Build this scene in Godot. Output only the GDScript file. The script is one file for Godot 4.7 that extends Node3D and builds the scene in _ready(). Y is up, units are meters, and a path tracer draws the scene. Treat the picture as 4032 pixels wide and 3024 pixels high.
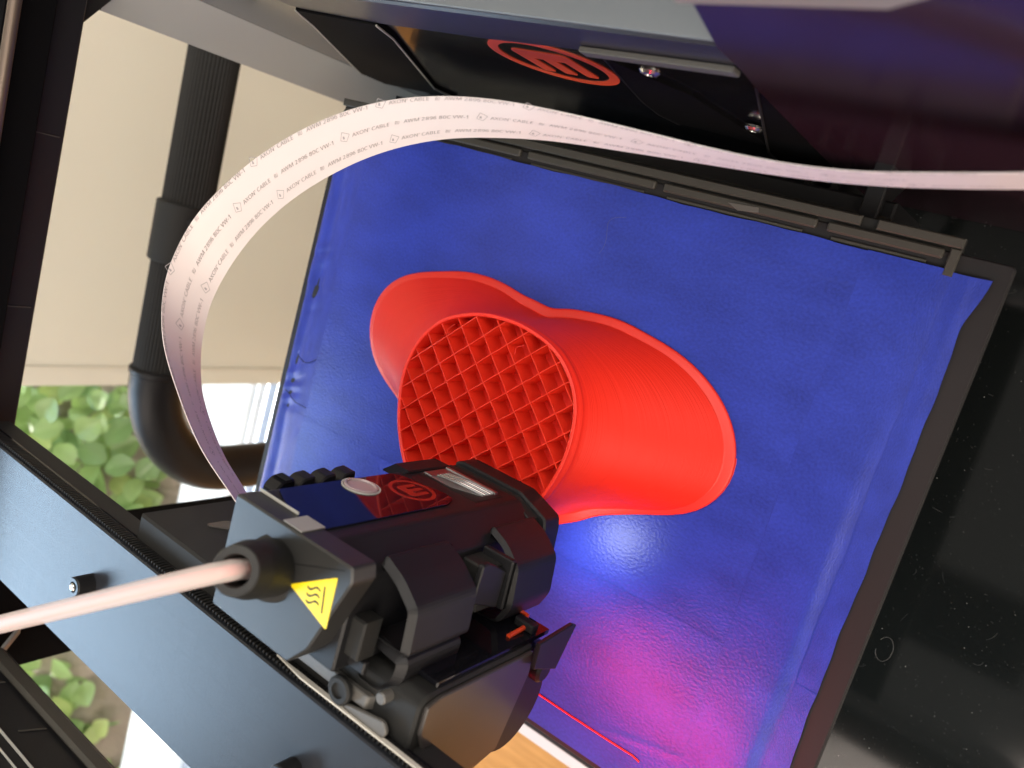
extends Node3D
# A 3D printer at work, seen from above with the camera on its side. Lengths in the builders are in millimetres.
# World: y up, x towards the window, z towards the printer's back wall; the tape on the build plate lies at y = 0.

class Geo:
	var v := PackedVector3Array()
	var n := PackedVector3Array()
	var uv := PackedVector2Array()

	func tri(a: Vector3, b: Vector3, c: Vector3, na: Vector3, nb: Vector3, nc: Vector3, ua := Vector2.ZERO, ub := Vector2.ZERO, uc := Vector2.ZERO) -> void:
		var g := (b - a).cross(c - a)
		if g.length_squared() < 1e-14:
			return
		if g.dot(na + nb + nc) < 0.0:
			v.append_array([a * 0.001, b * 0.001, c * 0.001]); n.append_array([na, nb, nc]); uv.append_array([ua, ub, uc])
		else:
			v.append_array([a * 0.001, c * 0.001, b * 0.001]); n.append_array([na, nc, nb]); uv.append_array([ua, uc, ub])

	func quad(a: Vector3, b: Vector3, c: Vector3, d: Vector3, nref: Vector3) -> void:
		var g := (c - a).cross(d - b)
		if g.length_squared() < 1e-12:
			return
		g = g.normalized()
		if g.dot(nref) < 0.0:
			g = -g
		var us := [Vector2(0, 0), Vector2(1, 0), Vector2(1, 1), Vector2(0, 1)]
		tri(a, b, c, g, g, g, us[0], us[1], us[2])
		tri(a, c, d, g, g, g, us[0], us[2], us[3])

	static func at(ax: String, p: Vector2, w: float) -> Vector3:
		if ax == "y":
			return Vector3(p.x, w, p.y)
		if ax == "x":
			return Vector3(w, p.x, p.y)
		return Vector3(p.x, p.y, w)

	static func inset(poly: PackedVector2Array, d: float) -> PackedVector2Array:
		var area := 0.0
		var k := poly.size()
		for i in k:
			area += poly[i].cross(poly[(i + 1) % k])
		var s := 1.0 if area > 0.0 else -1.0
		var out := PackedVector2Array()
		for i in k:
			var e0 := (poly[i] - poly[(i + k - 1) % k]).normalized()
			var e1 := (poly[(i + 1) % k] - poly[i]).normalized()
			var n0 := Vector2(-e0.y, e0.x) * s
			var n1 := Vector2(-e1.y, e1.x) * s
			var m := (n0 + n1)
			var q := m.length_squared()
			out.append(poly[i] + (m * (2.0 * d / q) if q > 0.3 else n0 * d))
		return out

	static func rounded(pts: Array, r: float, steps := 4) -> PackedVector2Array:
		var out := PackedVector2Array()
		var k := pts.size()
		for i in k:
			var p: Vector2 = pts[i]
			var a: Vector2 = pts[(i + k - 1) % k]
			var b: Vector2 = pts[(i + 1) % k]
			var q := minf(r, minf(p.distance_to(a), p.distance_to(b)) * 0.45)
			var pa := p + (a - p).normalized() * q
			var pb := p + (b - p).normalized() * q
			for j in steps + 1:
				var t := float(j) / steps
				out.append(pa.lerp(p, t).lerp(p.lerp(pb, t), t))
		return out

	func cap(poly: PackedVector2Array, ax: String, w: float, nref: Vector3) -> void:
		var t := Geometry2D.triangulate_polygon(poly)
		for i in range(0, t.size(), 3):
			tri(at(ax, poly[t[i]], w), at(ax, poly[t[i + 1]], w), at(ax, poly[t[i + 2]], w), nref, nref, nref, poly[t[i]] * 0.01, poly[t[i + 1]] * 0.01, poly[t[i + 2]] * 0.01)

	func prism(pts: Variant, ax: String, w0: float, w1: float, ch := 0.4, ch_low := true, ch_high := true) -> Geo:
		var poly := PackedVector2Array(pts)
		if w1 < w0:
			var sw := w0
			w0 = w1
			w1 = sw
		ch = minf(ch, (w1 - w0) * 0.4)
		var small := inset(poly, ch)
		var rings := []
		if ch_low:
			rings.append([small, w0])
			rings.append([poly, w0 + ch])
		else:
			rings.append([poly, w0])
		if ch_high:
			rings.append([poly, w1 - ch])
			rings.append([small, w1])
		else:
			rings.append([poly, w1])
		var k := poly.size()
		var area := 0.0
		for i in k:
			area += poly[i].cross(poly[(i + 1) % k])
		for i in k:
			var j := (i + 1) % k
			var e := (poly[j] - poly[i]).normalized()
			var o := Vector2(e.y, -e.x) * (1.0 if area > 0.0 else -1.0)
			var o3 := at(ax, o, 0.0)
			for q in rings.size() - 1:
				var A: PackedVector2Array = rings[q][0]
				var B: PackedVector2Array = rings[q + 1][0]
				quad(at(ax, A[i], rings[q][1]), at(ax, A[j], rings[q][1]), at(ax, B[j], rings[q + 1][1]), at(ax, B[i], rings[q + 1][1]), o3)
		cap(rings[0][0], ax, w0, -at(ax, Vector2.ZERO, 1.0))
		cap(rings[-1][0], ax, w1, at(ax, Vector2.ZERO, 1.0))
		return self

	func box(x0: float, x1: float, y0: float, y1: float, z0: float, z1: float, ch := 0.4) -> Geo:
		return prism([Vector2(x0, z0), Vector2(x1, z0), Vector2(x1, z1), Vector2(x0, z1)], "y", y0, y1, ch)

	func lathe(origin: Vector3, axis: Vector3, prof: Array, segs := 24) -> Geo:
		axis = axis.normalized()
		var s := axis.cross(Vector3(0.3, 0.9, 0.2)).normalized()
		var t := axis.cross(s)
		for q in prof.size() - 1:
			var p0: Vector2 = prof[q]
			var p1: Vector2 = prof[q + 1]
			var d := p1 - p0
			var nr := Vector2(d.y, -d.x).normalized()
			for i in segs:
				var a0 := TAU * i / segs
				var a1 := TAU * (i + 1) / segs
				var d0 := s * cos(a0) + t * sin(a0)
				var d1 := s * cos(a1) + t * sin(a1)
				var n0 := (d0 * nr.x + axis * nr.y).normalized()
				var n1 := (d1 * nr.x + axis * nr.y).normalized()
				var A := origin + d0 * p0.x + axis * p0.y
				var B := origin + d1 * p0.x + axis * p0.y
				var C := origin + d1 * p1.x + axis * p1.y
				var D := origin + d0 * p1.x + axis * p1.y
				tri(A, B, C, n0, n1, n1)
				tri(A, C, D, n0, n1, n0)
		return self

	func cyl(a: Vector3, b: Vector3, r: float, segs := 20, ch := 0.3) -> Geo:
		var h := a.distance_to(b)
		return lathe(a, b - a, [Vector2(0, 0), Vector2(r - ch, 0), Vector2(r, ch), Vector2(r, h - ch), Vector2(r - ch, h), Vector2(0, h)], segs)

	func tube(path: Array, r: float, segs := 10, flutes := 0, depth := 0.0) -> Geo:
		var rows := []
		var s := Vector3.ZERO
		for i in path.size():
			var d: Vector3 = (path[mini(i + 1, path.size() - 1)] - path[maxi(i - 1, 0)]).normalized()
			if i == 0:
				s = d.cross(Vector3(0.13, 0.97, 0.21)).normalized()
			s = (s - d * s.dot(d)).normalized()
			var t := d.cross(s)
			var row := []
			for j in segs:
				var a := TAU * j / segs
				var rr := r - depth * absf(sin(a * flutes * 0.5)) ** 6.0 if flutes else r
				row.append(path[i] + (s * cos(a) + t * sin(a)) * rr)
			rows.append(row)
		for i in rows.size() - 1:
			for j in segs:
				var j2 := (j + 1) % segs
				var c0: Vector3 = path[i]
				var c1: Vector3 = path[i + 1]
				var A: Vector3 = rows[i][j]
				var B: Vector3 = rows[i][j2]
				var C: Vector3 = rows[i + 1][j2]
				var D: Vector3 = rows[i + 1][j]
				if flutes:
					quad(A, B, C, D, (A + C - c0 - c1))
				else:
					var na := (A - c0).normalized()
					var nb := (B - c0).normalized()
					var nc := (C - c1).normalized()
					var nd := (D - c1).normalized()
					tri(A, B, C, na, nb, nc)
					tri(A, C, D, na, nc, nd)
		for e in [0, rows.size() - 1]:
			var d: Vector3 = path[0] - path[1] if e == 0 else path[-1] - path[-2]
			for j in segs:
				tri(path[e], rows[e][j], rows[e][(j + 1) % segs], d.normalized(), d.normalized(), d.normalized())
		return self

	# smooth sheet of points; u_loop closes it along a row; normals face away from the inside point
	func grid(P: Array, inside: Vector3, u_loop := false) -> Geo:
		var rows := P.size()
		var cols: int = P[0].size()
		var N := []
		var sum := 0.0
		for i in rows:
			var r := []
			for j in cols:
				var du: Vector3 = P[i][(j + 1) % cols if u_loop else mini(j + 1, cols - 1)] - P[i][(j + cols - 1) % cols if u_loop else maxi(j - 1, 0)]
				var dv: Vector3 = P[mini(i + 1, rows - 1)][j] - P[maxi(i - 1, 0)][j]
				var q := du.cross(dv).normalized()
				r.append(q)
				sum += q.dot(P[i][j] - inside)
			N.append(r)
		var f := 1.0 if sum > 0.0 else -1.0
		for i in rows - 1:
			for j in (cols if u_loop else cols - 1):
				var k := (j + 1) % cols
				var u0 := float(j) / (cols - (0 if u_loop else 1))
				var u1 := float(j + 1) / (cols - (0 if u_loop else 1))
				var v0 := float(i) / (rows - 1)
				var v1 := float(i + 1) / (rows - 1)
				tri(P[i][j], P[i][k], P[i + 1][k], N[i][j] * f, N[i][k] * f, N[i + 1][k] * f, Vector2(u0, v0), Vector2(u1, v0), Vector2(u1, v1))
				tri(P[i][j], P[i + 1][k], P[i + 1][j], N[i][j] * f, N[i + 1][k] * f, N[i + 1][j] * f, Vector2(u0, v0), Vector2(u1, v1), Vector2(u0, v1))
		return self

	func mesh() -> ArrayMesh:
		var a := []
		a.resize(Mesh.ARRAY_MAX)
		a[Mesh.ARRAY_VERTEX] = v
		a[Mesh.ARRAY_NORMAL] = n
		a[Mesh.ARRAY_TEX_UV] = uv
		var m := ArrayMesh.new()
		m.add_surface_from_arrays(Mesh.PRIMITIVE_TRIANGLES, a)
		return m


var M := {}
var T := {}


func lin(r: float, g: float, b: float) -> Color:
	return Color(r, g, b).linear_to_srgb()


func mat(called: String, c: Color, rough := 0.5, metal := 0.0, bump: Texture2D = null, scale := Vector3.ONE * 50.0, height := 0.0) -> StandardMaterial3D:
	var m := StandardMaterial3D.new()
	m.resource_name = called
	m.albedo_color = c
	m.roughness = rough
	m.metallic = metal
	if bump:
		m.heightmap_enabled = true
		m.heightmap_texture = bump
		m.heightmap_scale = height
		m.uv1_triplanar = true
		m.uv1_scale = scale
	if called.begins_with("black") or called == "ink":
		m.metallic_specular = 0.36
	M[called] = m
	return m


func noise(freq: float, seed_: int, octaves := 3, size := 512, ramp: Gradient = null) -> NoiseTexture2D:
	var f := FastNoiseLite.new()
	f.noise_type = FastNoiseLite.TYPE_SIMPLEX_SMOOTH
	f.seed = seed_
	f.frequency = freq
	f.fractal_octaves = octaves
	var t := NoiseTexture2D.new()
	t.width = size
	t.height = size
	t.seamless = true
	t.noise = f
	if ramp:
		t.color_ramp = ramp
	return t


func ramp(offsets: Array, colors: Array) -> Gradient:
	var g := Gradient.new()
	g.offsets = PackedFloat32Array(offsets)
	g.colors = PackedColorArray(colors)
	return g


func thing(called: String, label: String, category: String, at := Vector3.ZERO, group := "") -> Node3D:
	var o := Node3D.new()
	o.name = called
	add_child(o, true)
	o.position = at * 0.001
	o.set_meta("label", label)
	o.set_meta("category", category)
	if group:
		o.set_meta("group", group)
	return o


func part(called: String, g: Geo, m: Material, parent: Node = null, label := "") -> MeshInstance3D:
	var o := MeshInstance3D.new()
	o.name = called
	o.mesh = g.mesh()
	o.material_override = m
	var p := parent if parent else self
	p.add_child(o, true)
	if label:
		o.set_meta("label", label)
	return o


func tag(o: Node, label: String, category: String, kind := "") -> Node:
	o.set_meta("label", label)
	o.set_meta("category", category)
	if kind:
		o.set_meta("kind", kind)
	return o


func struct(called: String, g: Geo, m: Material, label: String) -> MeshInstance3D:
	var o := part(called, g, m)
	o.set_meta("kind", "structure")
	o.set_meta("label", label)
	return o


func glow(called: String, parent: Node, centre: Vector3, towards: Vector3, size: Vector2, color: Color, radiance: float, shown: float) -> void:
	# an area light and, just behind it, the glowing face it stands for
	var l := AreaLight3D.new()
	l.name = called + "_lamp"
	l.area_size = size
	l.area_normalize_energy = false
	l.light_color = color
	l.light_energy = radiance / PI
	l.shadow_enabled = true
	l.set("area_range", 8.0)
	var dir := (towards - centre).normalized()
	var up := Vector3.UP if absf(dir.y) < 0.95 else Vector3.RIGHT
	l.transform = Transform3D(Basis.looking_at(dir, up), centre)
	add_child(l)
	var m := MeshInstance3D.new()
	m.name = called
	var b := BoxMesh.new()
	b.size = Vector3(size.x, size.y, minf(size.x, size.y) * 0.05)
	m.mesh = b
	var k := StandardMaterial3D.new()
	k.albedo_color = Color(0.8, 0.8, 0.8)
	k.emission_enabled = true
	k.emission = color
	k.emission_energy_multiplier = shown
	m.material_override = k
	(parent if parent else self).add_child(m, true)
	m.transform = Transform3D(Basis.looking_at(dir, up), centre - dir * (b.size.z * 0.5 + 0.004))


func _ready() -> void:
	camera_and_light()
	materials()
	printer()
	platform()
	print_piece()
	gantry()
	extruder()
	carriage()
	cable()
	tube_and_bits()
	outside()


func camera_and_light() -> void:
	var cam := Camera3D.new()
	cam.name = "camera"
	cam.transform = Transform3D(Basis(Vector3(-0.784165, -0.55688, 0.273805), Vector3(0.333714, -0.006436, 0.942652), Vector3(-0.523182, 0.830568, 0.190886)), Vector3(0, 0.28, 0))
	cam.fov = 49.61
	cam.near = 0.01
	cam.far = 50.0
	var look := CameraAttributesPhysical.new()
	look.frustum_focal_length = 25.968
	look.frustum_focus_distance = 0.285
	look.frustum_near = 0.01
	look.frustum_far = 50.0
	look.exposure_aperture = 12.0
	cam.attributes = look
	add_child(cam)
	cam.current = true
	var e := Environment.new()
	e.background_mode = Environment.BG_COLOR
	e.background_color = lin(0.28, 0.26, 0.24)
	e.tonemap_mode = Environment.TONE_MAPPER_LINEAR
	e.tonemap_exposure = 1.0
	e.sdfgi_enabled = true
	e.ssao_enabled = true
	e.ssil_enabled = true
	var w := WorldEnvironment.new()
	w.environment = e
	w.name = "surroundings"
	add_child(w)
	# the upper part of the glass door, which shows the sky
	var sky := thing("door_light", "tall bright upper pane of the glass door showing blue-white sky, plus an added fill panel", "window")
	glow("bright_pane", sky, Vector3(1.35, 0.74, -0.74), Vector3(0.2, 0.1, -0.15), Vector2(1.05, 0.75), lin(0.50, 0.74, 1.0), 8.5, 1.2)
	# the sunny garden side beyond the door
	glow("garden_brightness", sky, Vector3(1.75, 0.75, -0.55), Vector3(1.0, -0.3, -0.55), Vector2(0.5, 0.5), lin(1.0, 0.97, 0.88), 430.0, 4.0)
	# a warm room lamp above and to the right of the printer
	glow("ceiling_lamp", sky, Vector3(-0.35, 1.35, -1.22), Vector3(-0.15, 0.0, -0.78), Vector2(2.0, 1.0), lin(1.0, 0.86, 0.75), 2.3, 1.4)
	# the sunlit room side behind the photographer
	glow("room_window", sky, Vector3(-1.0, 0.95, -0.55), Vector3(0.1, 0.05, -0.1), Vector2(1.2, 0.9), lin(1.0, 0.88, 0.75), 3.6, 1.4)
	# added fill light high behind the printer, brightens the print and infill
	glow("overhead_fill", sky, Vector3(-0.1, 1.35, 0.75), Vector3(0.15, 0.0, -0.1), Vector2(1.5, 1.1), lin(1.0, 0.93, 0.86), 3.0, 1.4)


func materials() -> void:
	T.fine = noise(0.06, 1)
	T.coarse = noise(0.012, 2, 4)
	T.grain = noise(0.11, 3, 2)
	mat("black_satin", lin(0.011, 0.011, 0.012), 0.42, 0.0, T.fine, Vector3.ONE * 160.0, 0.0012)
	mat("black_matte", lin(0.017, 0.017, 0.016), 0.62, 0.0, T.fine, Vector3.ONE * 160.0, 0.002)
	mat("black_gloss", lin(0.006, 0.006, 0.008), 0.09)
	mat("wall_gloss", lin(0.007, 0.007, 0.009), 0.13, 0.0, T.coarse, Vector3.ONE * 30.0, 0.0008)
	mat("red_tint_gloss", lin(0.026, 0.010, 0.016), 0.16, 0.0, T.coarse, Vector3.ONE * 30.0, 0.0008)  # maroon put into the colour for red light on this panel
	mat("warm_black", lin(0.045, 0.042, 0.034), 0.5, 0.0, T.fine, Vector3.ONE * 200.0, 0.002)
	mat("plate", lin(0.022, 0.021, 0.022), 0.5, 0.0, T.fine, Vector3.ONE * 200.0, 0.001)
	M.plate.metallic_specular = 0.3
	mat("rail_coat", lin(0.05, 0.052, 0.056), 0.25, 0.0, T.grain, Vector3.ONE * 120.0, 0.0016)
	M.rail_coat.metallic_specular = 0.36
	M.rail_coat.albedo_texture = specks(Color(0.78, 0.8, 0.84), 900, 14)
	M.rail_coat.albedo_color = Color(0.20, 0.205, 0.215)
	mat("steel", lin(0.55, 0.54, 0.52), 0.25, 1.0)
	mat("grey_coat", lin(0.34, 0.35, 0.34), 0.4, 0.0, T.grain, Vector3.ONE * 70.0, 0.006)
	mat("edge_grey", lin(0.42, 0.42, 0.38), 0.4)
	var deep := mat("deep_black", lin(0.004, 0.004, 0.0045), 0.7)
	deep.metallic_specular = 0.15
	mat("ledge_grey", lin(0.13, 0.145, 0.155), 0.4, 0.0, T.grain, Vector3.ONE * 70.0, 0.006)
	mat("lip", lin(0.22, 0.21, 0.19), 0.35)
	mat("logo_red", lin(0.62, 0.07, 0.02), 0.4)
	mat("label_red", lin(0.30, 0.022, 0.014), 0.25)
	mat("yellow", lin(0.92, 0.70, 0.01), 0.35)
	mat("ink", lin(0.012, 0.012, 0.012), 0.5)
	mat("wire_orange", lin(0.55, 0.05, 0.01), 0.4)
	mat("sink_dark", lin(0.10, 0.095, 0.085), 0.35)
	mat("sink_brass", lin(0.16, 0.125, 0.10), 0.4, 0.7)
	mat("tooth_grey", lin(0.6, 0.57, 0.5), 0.5)


func printer() -> void:
	var p := thing("printer_housing", "black 3D printer housing with open sides and a glossy back wall with round red emblem", "3D printer")
	# floor, sill
	part("floor_panel", Geo.new().box(-60, 372, -118, -100, -244, 60, 1.0), M.floor if M.has("floor") else floor_mat(), p)
	part("front_sill", Geo.new().box(-60, 372, -118, -96, -258.5, -244.5, 1.5), M.black_satin, p)
	# back wall: lower glossy field, ledge, upper field set back, right field
	var back := part("rear_panel", Geo.new().box(-60, 345, -100, 94, 50.2, 66, 0.5), M.wall_gloss, p)
	part("upper_panel", Geo.new().box(-60, 345, 94.5, 165, 92, 104, 0.5), M.wall_gloss, p)
	emblem(back)
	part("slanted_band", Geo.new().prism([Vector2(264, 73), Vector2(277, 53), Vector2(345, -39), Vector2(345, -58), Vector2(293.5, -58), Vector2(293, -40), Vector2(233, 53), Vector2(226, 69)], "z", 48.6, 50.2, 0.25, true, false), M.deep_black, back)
	part("band_edge", Geo.new().tube([Vector3(264, 73, 48.6), Vector3(277, 53, 48.6), Vector3(345, -39, 48.6)], 0.4, 6), M.edge_grey, back)  # pale grey put in for the light its chamfer catches
	part("band_edge", Geo.new().tube([Vector3(226, 69, 48.6), Vector3(233, 53, 48.6), Vector3(293, -40, 48.6), Vector3(293.5, -58, 48.6)], 0.4, 6), M.edge_grey, back)  # second edge, coloured pale for the same highlight
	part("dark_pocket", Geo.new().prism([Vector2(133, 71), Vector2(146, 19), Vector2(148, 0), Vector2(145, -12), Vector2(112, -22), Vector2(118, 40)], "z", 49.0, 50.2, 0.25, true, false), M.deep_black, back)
	part("band_edge", Geo.new().tube([Vector3(133, 71, 49.0), Vector3(146, 19, 49.0), Vector3(148, 0, 49.0), Vector3(145, -12, 49)], 0.3, 6), M.black_satin, back)
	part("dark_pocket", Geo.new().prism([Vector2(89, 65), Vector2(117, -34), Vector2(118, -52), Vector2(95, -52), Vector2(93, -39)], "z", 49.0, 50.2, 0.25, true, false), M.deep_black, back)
	part("band_edge", Geo.new().tube([Vector3(89, 65, 49.0), Vector3(117, -34, 49.0), Vector3(118, -52, 49.0)], 0.5, 6), M.plate, back)
	# ledge; its top is coloured paler for the sky it reflects
	var ledge := part("ledge", Geo.new().prism(Geo.rounded([Vector2(84, 77), Vector2(137, 73.2), Vector2(178, 69.4), Vector2(226, 68.5), Vector2(264, 73.3), Vector2(268, 84), Vector2(262, 94), Vector2(84, 96)], 4.0), "z", 49.4, 91.5, 0.8), ledge_mat(), p)
	part("ledge_top", Geo.new().prism([Vector2(84, 50), Vector2(262, 50), Vector2(262, 91.5), Vector2(84, 91.5)], "y", 96.2, 97.4, 0.3), M.ledge_grey, ledge)
	part("ledge_lip", Geo.new().prism([Vector2(89, 77), Vector2(136, 74.5), Vector2(136, 79.2), Vector2(89, 81.5)], "z", 47.6, 49.3, 0.3), M.sink_dark, ledge)
	# right hand field of the back wall, proud of the rest
	part("side_field", Geo.new().prism([Vector2(75, 160), Vector2(79, 140), Vector2(82.5, 123), Vector2(87.5, 98), Vector2(87.5, 82), Vector2(89, 65), Vector2(93, -39), Vector2(95, -100), Vector2(-60, -100), Vector2(-60, 160)], "z", 48.4, 50.1, 0.4, true, false), M.red_tint_gloss, back)
	part("clear_plate", Geo.new().prism([Vector2(33, 149), Vector2(40, 142.5), Vector2(80, 135), Vector2(80, 160), Vector2(33, 160)], "z", 45.2, 48.2, 0.4), M.lip, back)
	for s in [Vector2(120, 66), Vector2(107.5, 11)]:
		part("screw", Geo.new().lathe(Vector3(s.x, s.y, 49.0), Vector3(0, 0, -1), [Vector2(3.2, 0), Vector2(3.2, 0.8), Vector2(2.4, 1.6), Vector2(1.2, 1.7), Vector2(1.0, 0.8), Vector2(0, 0.8)], 18), M.steel, back)
	# left wall with its side opening
	var wall := part("side_wall", Geo.new().prism([Vector2(141, -268), Vector2(141, 66), Vector2(104, 66), Vector2(104, -268)], "x", 345, 372, 0.6), M.black_satin, p)
	part("jamb", Geo.new().prism([Vector2(345.2, 50), Vector2(372, 34), Vector2(372, 66), Vector2(345.2, 66)], "y", -100, 103.8, 0.3), M.grey_coat, p, "pale grey reveal of the side opening")
	part("corner_fillet", Geo.new().prism([Vector2(103.8, 20), Vector2(90, 35), Vector2(90, 33.9), Vector2(103.8, 50)], "x", 362, 372, 0.3), M.black_satin, p)
	part("jamb_shade_clip", Geo.new().prism([Vector2(100, 24), Vector2(86, 42), Vector2(92, 44), Vector2(103, 34)], "x", 356, 361, 0.4), M.black_matte, p)
	part("sill_rail", Geo.new().box(345, 372, -118, -102, -268, 66, 0.6), M.black_satin, p)
	part("corner_post", Geo.new().box(349, 372, -101.5, 103.5, -268, -205, 0.8), M.deep_black, p)
	part("shaft", Geo.new().cyl(Vector3(333, 134.6, -240), Vector3(333, 134.6, 50), 2.2, 20), M.sink_brass, p)
	part("shaft_channel", Geo.new().box(338, 344.8, 118, 136, -240, 50, 0.5), M.deep_black, p)
	for z in [-150.0, -90.0, -20.0]:
		part("seam", Geo.new().box(344.5, 344.9, 106, 116, z, z + 0.4, 0.1), M.warm_black, wall)
	# front beam above the front opening
	var fb := part("front_beam", Geo.new().box(-60, 344.5, 99, 150, -268, -247, 0.6), M.black_satin, p)
	part("lower_lip", Geo.new().box(-60, 334, 98.2, 106, -246.8, -244, 1.6), M.warm_black, fb)
	part("groove_strip", Geo.new().box(-60, 344, 121, 121.6, -246.8, -245.6, 0.1), M.edge_grey, fb)
	part("groove_strip", Geo.new().box(-60, 344, 125.5, 126.0, -246.8, -245.8, 0.1), M.edge_grey, fb)
	for x in [240.0, 276.0, 312.0]:
		part("seam", Geo.new().prism([Vector2(x, 107), Vector2(x + 0.6, 107), Vector2(x + 4.6, 116), Vector2(x + 4.0, 116)], "z", -246.8, -246.2, 0.1), M.warm_black, fb)
	part("opening_corner", Geo.new().prism([Vector2(334, 98.8), Vector2(348.5, 84), Vector2(348.5, 86.3), Vector2(336.3, 98.8)], "z", -250, -246, 0.4), M.edge_grey, p)


func specks(base: Color, count: int, seed_: int) -> ImageTexture:
	# fine dust and pale scuffs
	var im := Image.create(512, 512, false, Image.FORMAT_RGB8)
	im.fill(base)
	var r := RandomNumberGenerator.new()
	r.seed = seed_
	for i in count:
		var k := r.randf_range(0.75, 1.28)
		var c := Color(minf(base.r * k, 1.0), minf(base.g * k, 1.0), minf(base.b * k, 1.0))
		im.fill_rect(Rect2i(r.randi_range(0, 509), r.randi_range(0, 509), r.randi_range(1, 2), r.randi_range(1, 2)), c)
	return ImageTexture.create_from_image(im)


func floor_mat() -> StandardMaterial3D:
	var im := Image.create(1024, 1024, false, Image.FORMAT_RGB8)
	im.fill(Color(0.0, 0.0, 0.0))
	var r := RandomNumberGenerator.new()
	r.seed = 11
	im.fill(lin(0.0065, 0.0075, 0.008))
	for i in 1500:
		var b := r.randf_range(0.015, 0.07) if r.randf() < 0.9 else r.randf_range(0.12, 0.4)
		var c := lin(b, b, b * 0.95)
		var x := r.randi_range(2, 1020)
		var y := r.randi_range(2, 1020)
		im.set_pixel(x, y, c)
		if r.randf() < 0.6:
			im.set_pixel(x + 1, y, c)
		if r.randf() < 0.5:
			im.set_pixel(x, y + 1, c)
			im.set_pixel(x + 1, y + 1, c)
	for i in 46:
		var q := Vector2(r.randf_range(40, 980), r.randf_range(40, 980))
		var a := r.randf() * TAU
		var turn := r.randf_range(-0.12, 0.12)
		var b := r.randf_range(0.02, 0.07)
		for k in r.randi_range(8, 34):
			im.set_pixel(clampi(int(q.x), 0, 1023), clampi(int(q.y), 0, 1023), lin(b, b, b))
			q += Vector2(cos(a), sin(a))
			a += turn
	var m := mat("floor", Color.WHITE, 0.09)
	m.albedo_texture = ImageTexture.create_from_image(im)
	m.uv1_triplanar = true
	m.uv1_scale = Vector3.ONE * 6.0
	return m


func ledge_mat() -> StandardMaterial3D:
	return mat("ledge", lin(0.022, 0.02, 0.026), 0.3, 0.0, T.coarse, Vector3.ONE * 20.0, 0.002)


func logo_shape(g: Geo, put: Callable, r: float, ring: float, thick: float) -> void:
	# a ring and a three-legged letter with one rounded shoulder; put(u, v, h) places a point, u across, v up, in units of the radius
	var seg := 56
	for i in seg:
		var a0 := TAU * i / seg
		var a1 := TAU * (i + 1) / seg
		var ri := 1.0 - ring
		var A: Vector3 = put.call(cos(a0), sin(a0), thick)
		var B: Vector3 = put.call(cos(a1), sin(a1), thick)
		var C: Vector3 = put.call(cos(a1) * ri, sin(a1) * ri, thick)
		var D: Vector3 = put.call(cos(a0) * ri, sin(a0) * ri, thick)
		var up: Vector3 = put.call(0, 0, thick + 1.0) - put.call(0, 0, thick)
		g.quad(A, B, C, D, up)
		g.quad(A, B, put.call(cos(a1), sin(a1), 0.0), put.call(cos(a0), sin(a0), 0.0), A - put.call(0, 0, thick))
		g.quad(D, C, put.call(cos(a1) * ri, sin(a1) * ri, 0.0), put.call(cos(a0) * ri, sin(a0) * ri, 0.0), put.call(0, 0, thick) - D)
	var w := 0.22
	var legs := [-0.50, -0.11, 0.28]
	var pieces := []
	for k in 3:
		var x: float = legs[k]
		pieces.append(Geo.rounded([Vector2(x, 0.12), Vector2(x, -0.55), Vector2(x + w, -0.55), Vector2(x + w, 0.12)], 0.07 if k != 1 else 0.04))
	pieces.append(Geo.rounded([Vector2(-0.50, 0.1201), Vector2(0.50, 0.1201), Vector2(0.50, 0.50), Vector2(-0.50, 0.50)], 0.16))
	pieces.append(PackedVector2Array([Vector2(-0.50, 0.05), Vector2(-0.28, 0.05), Vector2(-0.28, 0.24), Vector2(-0.50, 0.24)]))
	pieces.append(PackedVector2Array([Vector2(-0.11, 0.05), Vector2(0.11, 0.05), Vector2(0.11, 0.24), Vector2(-0.11, 0.24)]))
	pieces.append(PackedVector2Array([Vector2(0.28, 0.05), Vector2(0.50, 0.05), Vector2(0.50, 0.24), Vector2(0.28, 0.24)]))
	var outline: Array = []
	for q in pieces:
		var keep: PackedVector2Array = q
		var merged := false
		var next: Array = []
		for o in outline:
			var m := Geometry2D.merge_polygons(o, keep)
			if m.size() == 1:
				keep = m[0]
			else:
				next.append(o)
		next.append(keep)
		outline = next
	for q in outline:
		var poly: PackedVector2Array = q
		var t := Geometry2D.triangulate_polygon(poly)
		var up: Vector3 = (put.call(0, 0, 1.0) - put.call(0, 0, 0.0)).normalized()
		for i in range(0, t.size(), 3):
			g.tri(put.call(poly[t[i]].x, poly[t[i]].y, thick), put.call(poly[t[i + 1]].x, poly[t[i + 1]].y, thick), put.call(poly[t[i + 2]].x, poly[t[i + 2]].y, thick), up, up, up)
		for i in poly.size():
			var a := poly[i]
			var b := poly[(i + 1) % poly.size()]
			var mid := (a + b) * 0.5
			var o := Vector2(b.y - a.y, a.x - b.x)
			if Geometry2D.is_point_in_polygon(mid + o.normalized() * 0.01, poly):
				o = -o
			var nr: Vector3 = put.call(mid.x + o.x, mid.y + o.y, 0.0) - put.call(mid.x, mid.y, 0.0)
			g.quad(put.call(a.x, a.y, thick), put.call(b.x, b.y, thick), put.call(b.x, b.y, 0.0), put.call(a.x, a.y, 0.0), nr)


func emblem(back: Node) -> void:
	var g := Geo.new()
	logo_shape(g, func(u, v, h): return Vector3(164.0 - u * 22.2, 49.6 + v * 22.2, 50.2 - h), 22.0, 0.16, 0.25)
	part("emblem", g, M.logo_red, back, "red ring emblem with a three-legged letter")


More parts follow.
